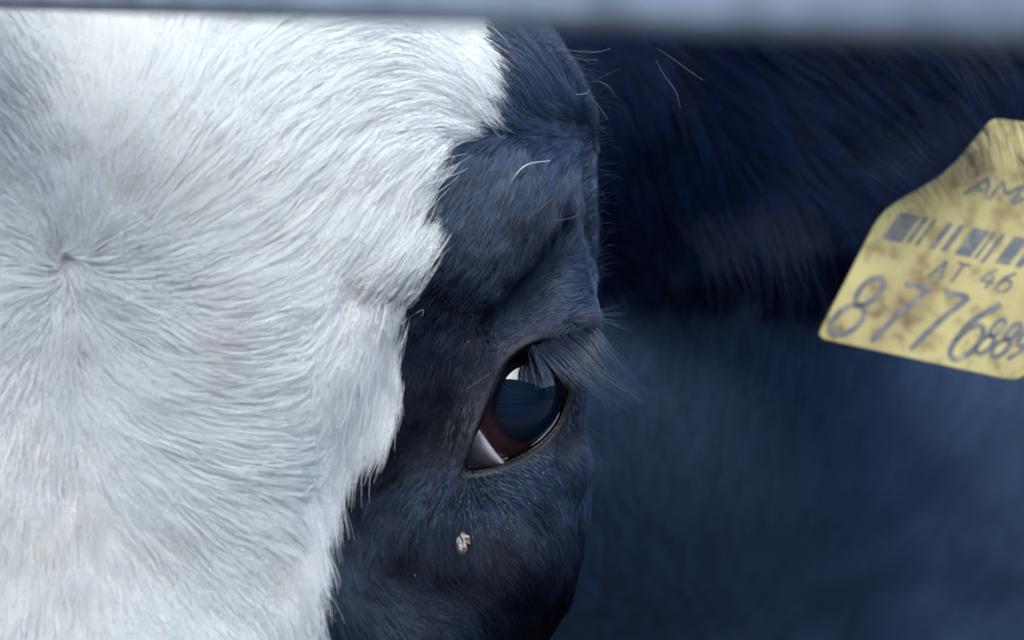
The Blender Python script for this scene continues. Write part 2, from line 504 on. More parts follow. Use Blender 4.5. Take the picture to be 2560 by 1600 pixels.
M_STRAY = hair_mat("stray_hair", (0.05, 0.06, 0.08), (0.13, 0.15, 0.18), 0.4, 0.5, 0.2)

def curves_obj(name, pts, rad, mat, parent, shade_tone=None):
    """pts (N, K, 3), rad (N, K)"""
    N, K = pts.shape[:2]
    cu = bpy.data.hair_curves.new(name)
    cu.add_curves([K] * N)
    cu.attributes["position"].data.foreach_set("vector", pts.astype(np.float32).ravel())
    at = cu.attributes.get("radius") or cu.attributes.new("radius", 'FLOAT', 'POINT')
    at.data.foreach_set("value", rad.astype(np.float32).ravel())
    if shade_tone is not None:
        fa = cu.attributes.new("shade_tone", 'FLOAT', 'CURVE')
        fa.data.foreach_set("value", shade_tone.astype(np.float32))
    cu.materials.append(mat)
    return link(bpy.data.objects.new(name, cu), parent)

# triangles of the body for sampling roots
T1 = BQ[:, [0, 1, 2]]; T2 = BQ[:, [0, 2, 3]]
TR = np.concatenate([T1, T2])
ta, tb, tc_ = BV[TR[:, 0]], BV[TR[:, 1]], BV[TR[:, 2]]
tn = np.cross(tb - ta, tc_ - ta); tarea = np.linalg.norm(tn, axis=1) * 0.5
tnn = tn / np.maximum(2 * tarea, 1e-12)[:, None]
tcen = (ta + tb + tc_) / 3
_s = sdf_chunk(tcen[:2000] + tnn[:2000] * 0.0005) - sdf_chunk(tcen[:2000])
if _s.mean() < 0:
    BQ = BQ[:, ::-1]; tnn = -tnn
tpx, tpy = to_px(tcen)
tview = tcen - np.array([0, -D, 0]); tview /= np.linalg.norm(tview, axis=1, keepdims=True)
facing = -(tnn * tview).sum(1)

def sample(density):
    """density per triangle (hairs per m2) -> roots, normals"""
    lam = density * tarea
    n = rng.poisson(lam)
    t = np.repeat(np.arange(len(TR)), n)
    a = rng.random((len(t), 2)); a = np.where(a.sum(1, keepdims=True) > 1, 1 - a, a)
    p = ta[t] + (tb[t] - ta[t]) * a[:, :1] + (tc_[t] - ta[t]) * a[:, 1:]
    return p, tnn[t]

def grow(p0, back, length, lift, K=6, wob=0.25, seed_n=900.0, gravity=0.0):
    """streamlines on the skin: length (N,), lift (N,)"""
    N = len(p0)
    base = p0.copy()
    out = np.empty((N, K, 3)); out[:, 0] = p0
    ang = rng.normal(0, wob, N) * 0.6 + wob * 0.8 * vnoise(p0[:, 0] * seed_n * 0.25, p0[:, 1] * 60, p0[:, 2] * seed_n * 0.25)
    curl = rng.normal(0, wob * 0.5, N)
    st = length / (K - 1)
    prof = np.sin(np.linspace(0, 1, K) * math.pi * 0.62) / math.sin(math.pi * 0.5)
    for k in range(1, K):
        v, q = flow(base, back)
        if k == 1:
            v = np.where((rng.random(N) > 0.5 + 0.5 * np.clip(q * 1.6, 0, 1))[:, None], -v, v)
        else:
            v = np.where(((v * prev).sum(1) < 0)[:, None], -v, v)
        prev = v
        g = grad(base, 0.001); g /= np.linalg.norm(g, axis=1, keepdims=True) + 1e-9
        an = ang + curl * k / K
        side = np.cross(g, v)
        v = v * np.cos(an)[:, None] + side * np.sin(an)[:, None]
        v = v - g * (v * g).sum(1, keepdims=True)
        v /= np.linalg.norm(v, axis=1, keepdims=True) + 1e-9
        base = base + v * st[:, None]
        f = sdf_chunk(base)
        base = base - g * np.clip(f, -0.004, 0.0025)[:, None]
        out[:, k] = base + g * (lift * prof[k])[:, None]
        out[:, k, 2] -= gravity * (k / (K - 1)) ** 2 * length
    return out

def clump(pts, spacing, strength, shape=1.4):
    """pull strands towards randomly picked centre strands"""
    N, K = pts.shape[:2]
    roots = pts[:, 0]
    # pick centres by hashed cells
    key = np.floor(roots / spacing).astype(np.int64)
    h = key[:, 0] * 73856093 ^ key[:, 1] * 19349663 ^ key[:, 2] * 83492791
    _, first = np.unique(h, return_index=True)
    kd = KDTree(len(first))
    for i, f in enumerate(first):
        kd.insert(roots[f], i)
    kd.balance()
    near = np.fromiter((kd.find(r)[1] for r in roots.tolist()), np.int64, N)
    ctr = pts[first[near]]
    wgt = (np.linspace(0, 1, K) ** shape)[None, :, None] * strength * rng.uniform(0.4, 1.0, (N, 1, 1))
    off = (roots - ctr[:, 0])[:, None, :]
    return pts + (ctr + off * (1 - 0.85 * np.linspace(0, 1, K)[None, :, None]) - pts) * wgt

def radii(N, K, r, taper=0.25):
    prof = np.interp(np.linspace(0, 1, K), [0, 0.3, 1], [0.8, 1.0, taper])
    return r * rng.uniform(0.7, 1.25, (N, 1)) * prof[None, :]

# ------------------------------------------------------------------ body materials
skin, n, b = new_mat("cow_skin")
at = n.nodes.new("ShaderNodeAttribute"); at.attribute_name = "white_patch"
t = noise_node(n, 900, 3)
r1 = ramp(n, t.outputs["Fac"], [(0.40, (0.003, 0.004, 0.006)), (0.62, (0.012, 0.013, 0.016)), (0.80, (0.03, 0.029, 0.030))])
r2 = ramp(n, t.outputs["Fac"], [(0.3, (0.38, 0.34, 0.335)), (0.7, (0.50, 0.46, 0.45))])
mx = n.nodes.new("ShaderNodeMix"); mx.data_type = 'RGBA'
n.links.new(at.outputs["Fac"], mx.inputs["Factor"]); n.links.new(r1.outputs[0], mx.inputs["A"]); n.links.new(r2.outputs[0], mx.inputs["B"])
n.links.new(mx.outputs["Result"], b.inputs["Base Color"])
b.inputs["Roughness"].default_value = 0.6
bp = n.nodes.new("ShaderNodeBump"); bp.inputs["Strength"].default_value = 0.5; bp.inputs["Distance"].default_value = 0.0004
t2 = noise_node(n, 2200, 3); n.links.new(t2.outputs["Fac"], bp.inputs["Height"]); n.links.new(bp.outputs[0], b.inputs["Normal"])

cow = link(bpy.data.objects.new("cow", None))
cow.location = (0.4, 0.8, -1.3)
bpy.context.view_layer.update()
COWINV = cow.matrix_world.inverted()
def keep(o):
    o.matrix_parent_inverse = COWINV
    return o
tag(cow, "black and white cow with a white forehead, looking over under the grey rail", "cow")

body = keep(mesh_obj("body", BV, BQ, skin, cow))
wa = body.data.attributes.new("white_patch", 'FLOAT', 'POINT')
wa.data.foreach_set("value", np.clip(0.5 - white_sd(BV) / 20.0, 0, 1).astype(np.float32))

# ------------------------------------------------------------------ eye
def eye_axis(g):
    g = Vector(g).normalized()
    return g
GAZE = eye_axis((0.47, -0.87, -0.10))
eyem, n, b = new_mat("eyeball")
tc = n.nodes.new("ShaderNodeTexCoord")
sep = n.nodes.new("ShaderNodeSeparateXYZ"); n.links.new(tc.outputs["Object"], sep.inputs[0])
# object Z is the gaze; angle from it
nrm = n.nodes.new("ShaderNodeVectorMath"); nrm.operation = 'NORMALIZE'; n.links.new(tc.outputs["Object"], nrm.inputs[0])
sp = n.nodes.new("ShaderNodeSeparateXYZ"); n.links.new(nrm.outputs[0], sp.inputs[0])
nz_ = noise_node(n, 260, 5)
add = n.nodes.new("ShaderNodeMath"); add.operation = 'MULTIPLY_ADD'
add.inputs[1].default_value = 0.05; n.links.new(nz_.outputs["Fac"], add.inputs[0]); n.links.new(sp.outputs["Z"], add.inputs[2])
rr = ramp(n, add.outputs[0], [(0.0, (0.16, 0.075, 0.08)), (0.70, (0.12, 0.052, 0.058)), (0.815, (0.085, 0.036, 0.045)), (0.865, (0.004, 0.010, 0.024)), (0.93, (0.003, 0.014, 0.036)), (1.0, (0.003, 0.011, 0.028))])  # blue of the cornea is its reflection, painted as base colour
pg = n.nodes.new("ShaderNodeMapRange"); pg.inputs["From Min"].default_value = 0.15; pg.inputs["From Max"].default_value = 0.45
n.links.new(sp.outputs["Y"], pg.inputs["Value"])    # shade under the upper lid, painted on the ball
mxe = n.nodes.new("ShaderNodeMix"); mxe.data_type = 'RGBA'; mxe.inputs["B"].default_value = (0.010, 0.010, 0.016, 1)
n.links.new(pg.outputs[0], mxe.inputs["Factor"]); n.links.new(rr.outputs[0], mxe.inputs["A"])
n.links.new(mxe.outputs["Result"], b.inputs["Base Color"])
b.inputs["Roughness"].default_value = 0.5
b.inputs["Specular IOR Level"].default_value = 0.0
b.inputs["Coat Weight"].default_value = 1.0
b.inputs["Coat Roughness"].default_value = 0.015
b.inputs["Coat IOR"].default_value = 1.65
def build_eye(center, gaze, name="eyeball"):
    nl, nm = 64, 96
    vs, fs = [], []
    for i in range(nl + 1):
        th = math.pi * i / nl
        r = ER
        k = max(0.0, 1 - (th / math.radians(38)) ** 2)
        r += 0.0011 * k * k * 0 + 0.0009 * k          # cornea bulge
        for j in range(nm):
            ph = 2 * math.pi * j / nm
            vs.append((r * math.sin(th) * math.cos(ph), r * math.sin(th) * math.sin(ph), r * math.cos(th)))
    for i in range(nl):
        for j in range(nm):
            fs.append((i * nm + j, (i + 1) * nm + j, (i + 1) * nm + (j + 1) % nm, i * nm + (j + 1) % nm))
    o = mesh_obj(name, vs, fs, eyem, cow)
    o.matrix_parent_inverse = COWINV
    q = gaze.to_track_quat('Z', 'Y')
    o.matrix_basis = Matrix.Translation(center) @ q.to_matrix().to_4x4()
    return o
build_eye(Vector(EYE), GAZE)
build_eye(Vector((2 * XM - EYE[0], EYE[1], EYE[2])), Vector((-GAZE.x, GAZE.y, GAZE.z)))

# surface point helper: march from the camera side onto the skin
def hit(px, py, y0=-0.12, y1=0.6, off=0.0):
    px = np.atleast_1d(np.array(px, float)); py = np.atleast_1d(np.array(py, float))
    ys = np.full(len(px), y0)
    for _ in range(300):
        k = S * (D + ys) / D
        p = np.stack([(px - 1280) * k, ys, (800 - py) * k], 1)
        f = sdf(p)
        ys = np.where(ys < y1, ys + np.maximum(f * 0.6, 0.00005) * (f > 0.00008), ys)
    k = S * (D + ys) / D
    return np.stack([(px - 1280) * k, ys - off, (800 - py) * k], 1)

def sphere_front(px, py, r):
    """front point of a sphere of radius r round the eye (extended outwards by a cone)"""
    x, z = (px - 1280) * S, (800 - py) * S
    dx, dz = x - EYE[0], z - EYE[2]
    q = math.hypot(dx, dz)
    if q < r * 0.97:
        y = EYE[1] - math.sqrt(r * r - q * q)
    else:
        qq = r * 0.97; y0_ = EYE[1] - math.sqrt(r * r - qq * qq); y = y0_ + (q - qq) * 0.3
    return Vector((x, y, z))

# third eyelid (pink) in the inner corner
tl, n, b = new_mat("third_eyelid")
t = noise_node(n, 500, 4); t2 = noise_node(n, 160, 3)
r_ = ramp(n, t2.outputs["Fac"], [(0.35, (0.90, 0.78, 0.84)), (0.6, (0.95, 0.90, 0.95)), (0.74, (0.80, 0.52, 0.55))])
n.links.new(r_.outputs[0], b.inputs["Base Color"]); b.inputs["Roughness"].default_value = 0.3
b.inputs["Subsurface Weight"].default_value = 0.0
b.inputs["Coat Weight"].default_value = 0.6; b.inputs["Coat Roughness"].default_value = 0.08
bp = n.nodes.new("ShaderNodeBump"); bp.inputs["Strength"].default_value = 0.35; bp.inputs["Distance"].default_value = 0.0004
n.links.new(t.outputs["Fac"], bp.inputs["Height"]); n.links.new(bp.outputs[0], b.inputs["Normal"])
# ruled patch between the outer side (under the lids) and the free edge
outer = catmull([(1180, 1040), (1160, 1110), (1145, 1180), (1190, 1192), (1262, 1172)], 6)
free = catmull([(1190, 1056), (1212, 1090), (1232, 1120), (1250, 1142), (1272, 1160)], 6)
vs, fs = [], []
nr = 8
for i in range(len(outer)):
    for j in range(nr + 1):
        f = j / nr
        q = outer[i] * (1 - f) + free[i] * f
        v = sphere_front(q[0], q[1], ER + 0.0012 + 0.0006 * math.sin(f * math.pi) - (0.0009 if j == nr else 0))
        vs.append(v)
for i in range(len(outer) - 1):
    for j in range(nr):
        a = i * (nr + 1) + j
        fs.append((a, a + nr + 1, a + nr + 2, a + 1))
o = keep(mesh_obj("third_eyelid", vs, fs, tl, cow))
md = o.modifiers.new("thick", 'SOLIDIFY'); md.thickness = 0.0006; md.offset = -1

# wet rims of the lids
rim, n, b = new_mat("eyelid_rim")
t = noise_node(n, 1400, 3)
r_ = ramp(n, t.outputs["Fac"], [(0.35, (0.006, 0.007, 0.010)), (0.75, (0.030, 0.028, 0.028))])
n.links.new(r_.outputs[0], b.inputs["Base Color"]); b.inputs["Roughness"].default_value = 0.22
bp = n.nodes.new("ShaderNodeBump"); bp.inputs["Strength"].default_value = 0.6; bp.inputs["Distance"].default_value = 0.0005
t2 = noise_node(n, 2600, 2); n.links.new(t2.outputs["Fac"], bp.inputs["Height"]); n.links.new(bp.outputs[0], b.inputs["Normal"])
rimpts = [sphere_front(q[0], q[1], ER + 0.0013) for q in FISS]
def rim_part(name, idxs, rad):
    pts = [rimpts[i % len(rimpts)] for i in idxs]
    m = len(pts)
    rr_ = [rad * (0.45 + 0.55 * math.sin(math.pi * min(1, max(0, (i + 1) / (m + 1))))) for i in range(m)]
    vs, fs = tube(pts, rr_, 10)
    return keep(mesh_obj(name, vs, fs, rim, cow))
nf = len(rimpts)
tear, n, b = new_mat("tear_line"); b.inputs["Base Color"].default_value = (0.20, 0.27, 0.38, 1); b.inputs["Roughness"].default_value = 0.08  # pale blue is the tear film's glint, put into its base colour
def tear_part(idxs, rad):
    pts = [rimpts[i % len(rimpts)] + (Vector(EYE) - rimpts[i % len(rimpts)]).normalized() * 0.0008 + Vector((-0.0004, -0.0008, 0.0003)) for i in idxs]
    m = len(pts); vs, fs = tube(pts, [rad * math.sin(math.pi * (i + 1) / (m + 1)) for i in range(m)], 8)
    keep(mesh_obj("tear_line", vs, fs, tear, cow))
tear_part(range(43, 51), 0.00032)
tear_part(range(54, 59), 0.00028)
rim_part("upper_eyelid_rim", range(0, 34), 0.0008)
rim_part("lower_eyelid_rim", range(33, nf + 1), 0.0006)

# ------------------------------------------------------------------ coats
DENSE = 1.0
view_px = (tpx > -350) & (tpx < 2900) & (tpy > -300) & (tpy < 1900)
fiss_t = poly_sd(tpx, tpy, FISS)
in_eye = (fiss_t < 8) & (np.abs(tcen[:, 1]) < 0.05)
wsd_t = white_sd(tcen)
headf = (tcen[:, 1] < 0.085) & (tcen[:, 0] < 0.045)
vis = facing > -0.35
SHADE_TONE = [(1150,550,1),(1250,450,1.1),(1350,300,1.3),(1300,150,.9),(1420,180,.8),(1450,350,1.3),(1470,500,1.1),(1480,620,.8),(1200,700,.7),(1120,780,.5),(1080,880,.25),(1180,860,.25),
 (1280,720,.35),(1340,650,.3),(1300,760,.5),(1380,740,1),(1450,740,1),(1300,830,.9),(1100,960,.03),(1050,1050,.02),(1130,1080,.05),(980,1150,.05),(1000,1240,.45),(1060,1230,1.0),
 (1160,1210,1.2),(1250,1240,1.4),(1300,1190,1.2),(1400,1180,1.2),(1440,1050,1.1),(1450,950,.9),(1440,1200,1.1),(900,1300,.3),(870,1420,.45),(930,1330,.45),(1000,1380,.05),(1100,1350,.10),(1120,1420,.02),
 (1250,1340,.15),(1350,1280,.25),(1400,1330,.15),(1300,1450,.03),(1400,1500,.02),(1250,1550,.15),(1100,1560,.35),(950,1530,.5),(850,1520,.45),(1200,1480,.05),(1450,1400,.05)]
def shade_tone_at(p):  # painted light and shade: near-black in hollows, crease, cheek; paler on brow
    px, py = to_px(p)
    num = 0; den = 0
    for x, y, f in SHADE_TONE:
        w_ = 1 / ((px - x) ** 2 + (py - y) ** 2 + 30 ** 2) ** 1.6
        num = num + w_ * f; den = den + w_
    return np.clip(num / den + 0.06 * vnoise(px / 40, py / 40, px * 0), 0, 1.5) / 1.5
def coat(name, sel, dens, length, lift, r, mat, back=False, K=6, wob=0.2, cl=(0.0016, 0.6), cl2=None, gravity=0.0, filt=None, noise_len=True):
    p, nn = sample(np.where(sel, dens * DENSE, 0))
    if filt is not None:
        m = filt(p); p, nn = p[m], nn[m]
    N = len(p)
    L = length(p) if callable(length) else np.full(N, length)
    L = L * rng.uniform(0.65, 1.2, N)
    lf = lift(p) if callable(lift) else np.full(N, lift)
    lf = lf * rng.uniform(0.4, 1.3, N) * (1 + (0.4 if mat is M_WHITE else 0.7) * vnoise(p[:, 0] * 330, p[:, 1] * 200, p[:, 2] * 330))
    lf = np.maximum(lf, 0.0001)
    s = grow(p, back, L, lf, K, wob, gravity=gravity)
    if cl: s = clump(s, *cl)
    if cl2: s = clump(s, *cl2)
    print(name, N)
    return keep(curves_obj(name, s, radii(N, K, r), mat, cow, shade_tone_at(p) if mat is M_BLACK else None))

def white_root(p):
    s = white_sd(p) + 9 * vnoise(p[:, 0] * 300, p[:, 2] * 300, p[:, 1] * 0) + 10 * vnoise(p[:, 0] * 900, p[:, 2] * 900, p[:, 1] * 0) + rng.normal(0, 7, len(p))
    return s < 0
def not_eye(p, margin=12):
    px, py = to_px(p)
    s = poly_sd(px, py, FISS)
    return ~((s < margin + rng.uniform(-4, 10, len(p))) & (np.abs(p[:, 1]) < 0.05))
def len_white(p):
    px, py = to_px(p)
    r = np.hypot(px - WH[0], py - WH[1])
    return 0.0085 + 0.0075 * np.clip(r / 260, 0, 1) - 0.003 * np.clip((px - 700) / 400, 0, 1)
def len_black(p):
    px, py = to_px(p)
    s = poly_sd(px, py, FISS)
    near = np.clip((s - 10) / 190, 0, 1)
    top = np.clip((450 - py) / 300, 0, 1)
    return 0.0014 + 0.0076 * near + 0.009 * top * (px > 1200)

coat("forehead_hair", view_px & headf & vis & (wsd_t < 50), 6.5e6, len_white, 0.0020, 0.000055, M_WHITE, cl=(0.0010, 0.34), cl2=(0.0045, 0.10), wob=0.17,
     filt=lambda p: white_root(p))
coat("guard_hairs", view_px & headf & vis & (wsd_t < -20), 2.2e5, lambda p: len_white(p) * 1.4, 0.0034, 0.000062, M_WHITE, cl=(0.003, 0.3), wob=0.30, K=8,
     filt=lambda p: white_sd(p) < -20 - rng.random(len(p)) * 30)
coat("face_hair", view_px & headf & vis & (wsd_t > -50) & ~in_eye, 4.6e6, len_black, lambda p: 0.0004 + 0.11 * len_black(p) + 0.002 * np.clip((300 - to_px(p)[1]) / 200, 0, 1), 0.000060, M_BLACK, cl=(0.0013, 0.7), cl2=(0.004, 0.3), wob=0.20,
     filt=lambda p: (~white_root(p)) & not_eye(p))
earm = (tcen[:, 0] > 0.045 + 0.0) & (tcen[:, 1] < 0.235) & (tcen[:, 2] > 0.018) & (tcen[:, 2] < 0.16)
temple = (~headf) & (tcen[:, 0] < 0.075) & (tcen[:, 1] < 0.30) & (tcen[:, 0] > -0.1) & (tcen[:, 2] > 0.012)
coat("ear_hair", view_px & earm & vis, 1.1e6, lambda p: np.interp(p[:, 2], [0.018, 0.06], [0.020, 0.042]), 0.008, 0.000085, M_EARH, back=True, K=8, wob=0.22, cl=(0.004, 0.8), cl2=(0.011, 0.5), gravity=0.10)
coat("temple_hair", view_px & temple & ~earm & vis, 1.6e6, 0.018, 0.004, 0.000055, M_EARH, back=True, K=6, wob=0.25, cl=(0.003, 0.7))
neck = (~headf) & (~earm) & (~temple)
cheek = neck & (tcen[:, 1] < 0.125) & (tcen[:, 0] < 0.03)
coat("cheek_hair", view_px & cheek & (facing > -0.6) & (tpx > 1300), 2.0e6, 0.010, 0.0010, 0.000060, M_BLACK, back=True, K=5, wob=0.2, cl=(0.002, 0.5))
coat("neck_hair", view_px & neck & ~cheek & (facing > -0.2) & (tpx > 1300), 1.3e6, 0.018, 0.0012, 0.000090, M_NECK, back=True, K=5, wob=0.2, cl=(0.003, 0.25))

# ------------------------------------------------------------------ eyelashes
def guide_strands(guides, N, rad, jit=0.0006, K=10, tgam=1.0, lenj=0.25):
    """guides: list of (t, [points]); interpolate across t"""
    ts = [g[0] for g in guides]
    G_ = np.stack([np.array([list(P(*q)) for q in g[1]]) for g in guides])    # (n,4,3)
    out = np.empty((N, K, 3))
    for i in range(N):
        t = rng.random() ** tgam
        c_ = np.array([[np.interp(t, ts, G_[:, a, b]) for b in range(3)] for a in range(G_.shape[1])])
        j = rng.normal(0, jit, (3,))
        c_[0] += rng.normal(0, jit * 0.7, 3); c_[1] += j * 0.8; c_[2] += j * 1.6; c_[3] += j * 3.0
        L = 1 - lenj * rng.random()
        cc = catmull(c_, 12)
        u_ = np.linspace(0, L, K) * (len(cc) - 1)
        for b in range(3):
            out[i, :, b] = np.interp(u_, range(len(cc)), cc[:, b])
    return out
GL = [(0.0, [(1312, 866, -0.010), (1330, 905, -0.018), (1350, 960, -0.022), (1368, 1010, -0.022)]),
      (0.12, [(1325, 860, -0.010), (1345, 890, -0.019), (1366, 925, -0.023), (1386, 962, -0.024)]),
      (0.30, [(1350, 850, -0.008), (1395, 895, -0.017), (1450, 948, -0.021), (1530, 1008, -0.020)]),
      (0.50, [(1380, 838, -0.005), (1432, 885, -0.013), (1490, 945, -0.016), (1580, 1015, -0.015)]),
      (0.70, [(1415, 824, -0.001), (1465, 862, -0.009), (1515, 930, -0.011), (1610, 1005, -0.009)]),
      (0.88, [(1445, 812, 0.004), (1488, 838, -0.001), (1532, 905, -0.003), (1600, 978, 0.000)]),
      (1.0, [(1465, 803, 0.009), (1495, 820, 0.006), (1525, 860, 0.006), (1560, 915, 0.007)])]
la = guide_strands(GL, 270, 0.00009, 0.0006, lenj=0.28, tgam=0.80)
GL2 = [(0.0, [(1390, 808, -0.004), (1440, 798, -0.006), (1500, 798, -0.004), (1550, 804, 0.0)]),
       (1.0, [(1465, 797, 0.008), (1497, 796, 0.008), (1530, 806, 0.010), (1570, 832, 0.012)])]
lb = guide_strands(GL2, 55, 0.00006, 0.0008)
la2 = guide_strands([GL[2], (0.55, [(1390, 832, -0.006), (1450, 890, -0.014), (1500, 990, -0.016), (1505, 1085, -0.014)]),
                     (0.8, [(1440, 815, 0.002), (1520, 890, 0.000), (1600, 970, 0.002), (1680, 1085, 0.004)]),
                     (1.0, [(1450, 806, 0.004), (1520, 880, 0.000), (1590, 975, 0.002), (1675, 1012, 0.004)])], 22, 0.00006, 0.0012, lenj=0.15)
lash = np.concatenate([la, lb, la2])
lr = np.concatenate([radii(len(la), 10, 0.000090, 0.25), radii(len(lb), 10, 0.00006, 0.2), radii(len(la2), 10, 0.00005, 0.3)])
keep(curves_obj("eyelashes", lash, lr, M_LASH, cow))
# fine fringe of coat along the brow's outline
GF = [(0.0, [(1330, 95, 0.00), (1350, 85, -0.002), (1375, 92, -0.003), (1400, 112, -0.003)]),
      (0.15, [(1395, 140, 0.01), (1425, 135, 0.006), (1450, 145, 0.004), (1480, 165, 0.004)]),
      (0.30, [(1440, 215, 0.02), (1475, 215, 0.016), (1500, 212, 0.014), (1520, 222, 0.014)]),
      (0.50, [(1455, 360, 0.025), (1480, 350, 0.022), (1503, 345, 0.02), (1525, 350, 0.02)]),
      (0.75, [(1465, 540, 0.03), (1485, 525, 0.026), (1503, 515, 0.024), (1515, 512, 0.022)]),
      (1.0, [(1465, 720, 0.02), (1485, 705, 0.016), (1503, 695, 0.014), (1515, 690, 0.014)])]
lf_ = guide_strands(GF, 420, 0, 0.0011, lenj=0.7)
keep(curves_obj("brow_fringe", lf_, radii(len(lf_), 10, 0.000045, 0.3), M_LASH, cow))
GW = [(0.0, [(1380, 1130, -0.010), (1410, 1160, -0.014), (1440, 1190, -0.014), (1470, 1225, -0.012)]),
      (1.0, [(1440, 1040, 0.002), (1465, 1080, -0.002), (1480, 1120, -0.002), (1490, 1170, 0.0)])]
lw_ = guide_strands(GW, 140, 0, 0.0016, lenj=0.5)
keep(curves_obj("lower_lid_hairs", lw_, radii(len(lw_), 10, 0.00004, 0.3), M_LASH, cow))

# long ear hairs that fall over the tag
GT = [(0.0, [(2330, 120, 0.090), (2400, 210, 0.082), (2460, 330, 0.080), (2490, 470, 0.086)]),
      (0.5, [(2400, 100, 0.088), (2470, 200, 0.080), (2530, 340, 0.080), (2560, 540, 0.086)]),
      (1.0, [(2470, 80, 0.088), (2550, 190, 0.080), (2610, 340, 0.080), (2680, 560, 0.086)])]
GT2 = [(0.0, [(2090, 400, 0.112), (2160, 440, 0.102), (2230, 495, 0.100), (2275, 560, 0.104)]),
       (1.0, [(2400, 235, 0.112), (2450, 300, 0.102), (2490, 360, 0.100), (2510, 440, 0.104)])]
GT3 = [(0.0, [(1700, 560, 0.14), (1770, 680, 0.13), (1810, 790, 0.13), (1820, 930, 0.135)]),
       (0.6, [(1900, 540, 0.13), (1960, 670, 0.12), (1985, 810, 0.12), (1975, 990, 0.125)]),
       (1.0, [(2060, 520, 0.13), (2070, 650, 0.12), (2060, 820, 0.13), (2050, 1000, 0.135)])]
t1 = guide_strands(GT, 70, 0, 0.0016, lenj=0.5); t2_ = guide_strands(GT2, 240, 0, 0.0012, lenj=0.6); t3 = guide_strands(GT3, 110, 0, 0.0028, lenj=0.6)
tt = np.concatenate([t1, t2_, t3])
keep(curves_obj("ear_fringe", tt, radii(len(tt), 10, 0.00009, 0.25), M_FRINGE, cow))

# ------------------------------------------------------------------ stray long hairs
def stray(paths, rad):
    out = []
    for q in paths:
        cc = catmull([list(P(*x)) for x in q], 10)
        u_ = np.linspace(0, 1, 12) * (len(cc) - 1)
        out.append(np.stack([np.interp(u_, range(len(cc)), cc[:, b]) for b in range(3)], 1))
    o = np.array(out)
    return o, np.array(rad)[:, None] * np.interp(np.linspace(0, 1, 12), [0, 0.5, 1], [0.7, 1, 0.4])[None]
ST = [([(1268, 490, -0.030), (1284, 445, -0.034), (1318, 412, -0.034), (1376, 402, -0.028)], 0.00022),
      ([(1440, 237, -0.004), (1465, 234, -0.008), (1475, 222, -0.010)], 0.00014),
      ([(1395, 120, -0.02), (1440, 128, -0.02), (1490, 130, -0.02), (1525, 122, -0.02)], 0.00005),
      ([(1400, 135, -0.02), (1430, 142, -0.02), (1465, 150, -0.02), (1495, 149, -0.02)], 0.00005),
      ([(1480, 203, 0.0), (1500, 204, 0.0), (1520, 215, 0.0), (1538, 240, 0.0)], 0.00005),
      ([(1320, 545, -0.026), (1360, 515, -0.026), (1385, 492, -0.026)], 0.00005),
      ([(1375, 553, -0.02), (1415, 548, -0.02), (1450, 535, -0.018)], 0.00005),
      ([(1140, 985, -0.028), (1170, 970, -0.030), (1230, 930, -0.028)], 0.00005),
      ([(1392, 452, -0.018), (1430, 446, -0.016), (1470, 438, -0.010)], 0.00005),
      ([(1640, 150, 0.02), (1662, 190, 0.02), (1690, 230, 0.02), (1700, 270, 0.02)], 0.00007),
      ([(1640, 120, 0.03), (1680, 145, 0.03), (1720, 175, 0.03), (1758, 200, 0.03)], 0.00007),
      ([(1470, 235, 0.0), (1500, 270, 0.0), (1520, 300, 0.0)], 0.00006)]
so, sr = stray([a for a, _ in ST], [b for _, b in ST])
keep(curves_obj("stray_hairs", so[2:], sr[2:], M_STRAY, cow))
keep(curves_obj("white_stray_hairs", so[:2], sr[:2], M_PALE, cow))

# ------------------------------------------------------------------ yellow ear tag
tagm, n, b = new_mat("yellow_tag")
t = noise_node(n, 40, 6, 0.6); t2 = noise_node(n, 160, 4, 0.6)
r_ = ramp(n, t.outputs["Fac"], [(0.32, (0.20, 0.155, 0.09)), (0.46, (0.36, 0.31, 0.145)), (0.62, (0.45, 0.405, 0.185))])
r2_ = ramp(n, t2.outputs["Fac"], [(0.34, (0.45, 0.38, 0.33)), (0.50, (1, 1, 1))])
mx = n.nodes.new("ShaderNodeMix"); mx.data_type = 'RGBA'; mx.blend_type = 'MULTIPLY'; mx.inputs["Factor"].default_value = 0.6
n.links.new(r_.outputs[0], mx.inputs["A"]); n.links.new(r2_.outputs[0], mx.inputs["B"]); n.links.new(mx.outputs["Result"], b.inputs["Base Color"])
b.inputs["Roughness"].default_value = 0.45
inkm, n, b = new_mat("tag_ink"); b.inputs["Roughness"].default_value = 0.6
t = noise_node(n, 210, 5, 0.65)                     # worn print: the yellow shows through
r_ = ramp(n, t.outputs["Fac"], [(0.46, (0.10, 0.115, 0.13)), (0.60, (0.18, 0.185, 0.16)), (0.74, (0.36, 0.33, 0.17))])
n.links.new(r_.outputs[0], b.inputs["Base Color"])
TY = 0.118
def TP(px, py, off=0.0): return P(px, py, TY + 0.00005 * (px - 2300) * -1 * 0.6 - off)
etag = link(bpy.data.objects.new("ear_tag", None))
etag.location = TP(2500, 250)
bpy.context.view_layer.update()
TINV = etag.matrix_world.inverted()
tag(etag, "dirty yellow ear tag with worn dark numbers hanging from the cow's ear", "ear tag")
def keept(o): o.matrix_parent_inverse = TINV; return o
def rounded(poly, rads, m=6):
    out = []
    n_ = len(poly)
    for i in range(n_):
        p0, p1, p2 = [np.array(poly[(i + k) % n_], float) for k in (-1, 0, 1)]
        r = rads[i]
        a = p1 + (p0 - p1) / np.linalg.norm(p0 - p1) * r; c_ = p1 + (p2 - p1) / np.linalg.norm(p2 - p1) * r
        for k in range(m + 1):
            t_ = k / m
            out.append((1 - t_) ** 2 * a + 2 * t_ * (1 - t_) * p1 + t_ * t_ * c_)
    return out
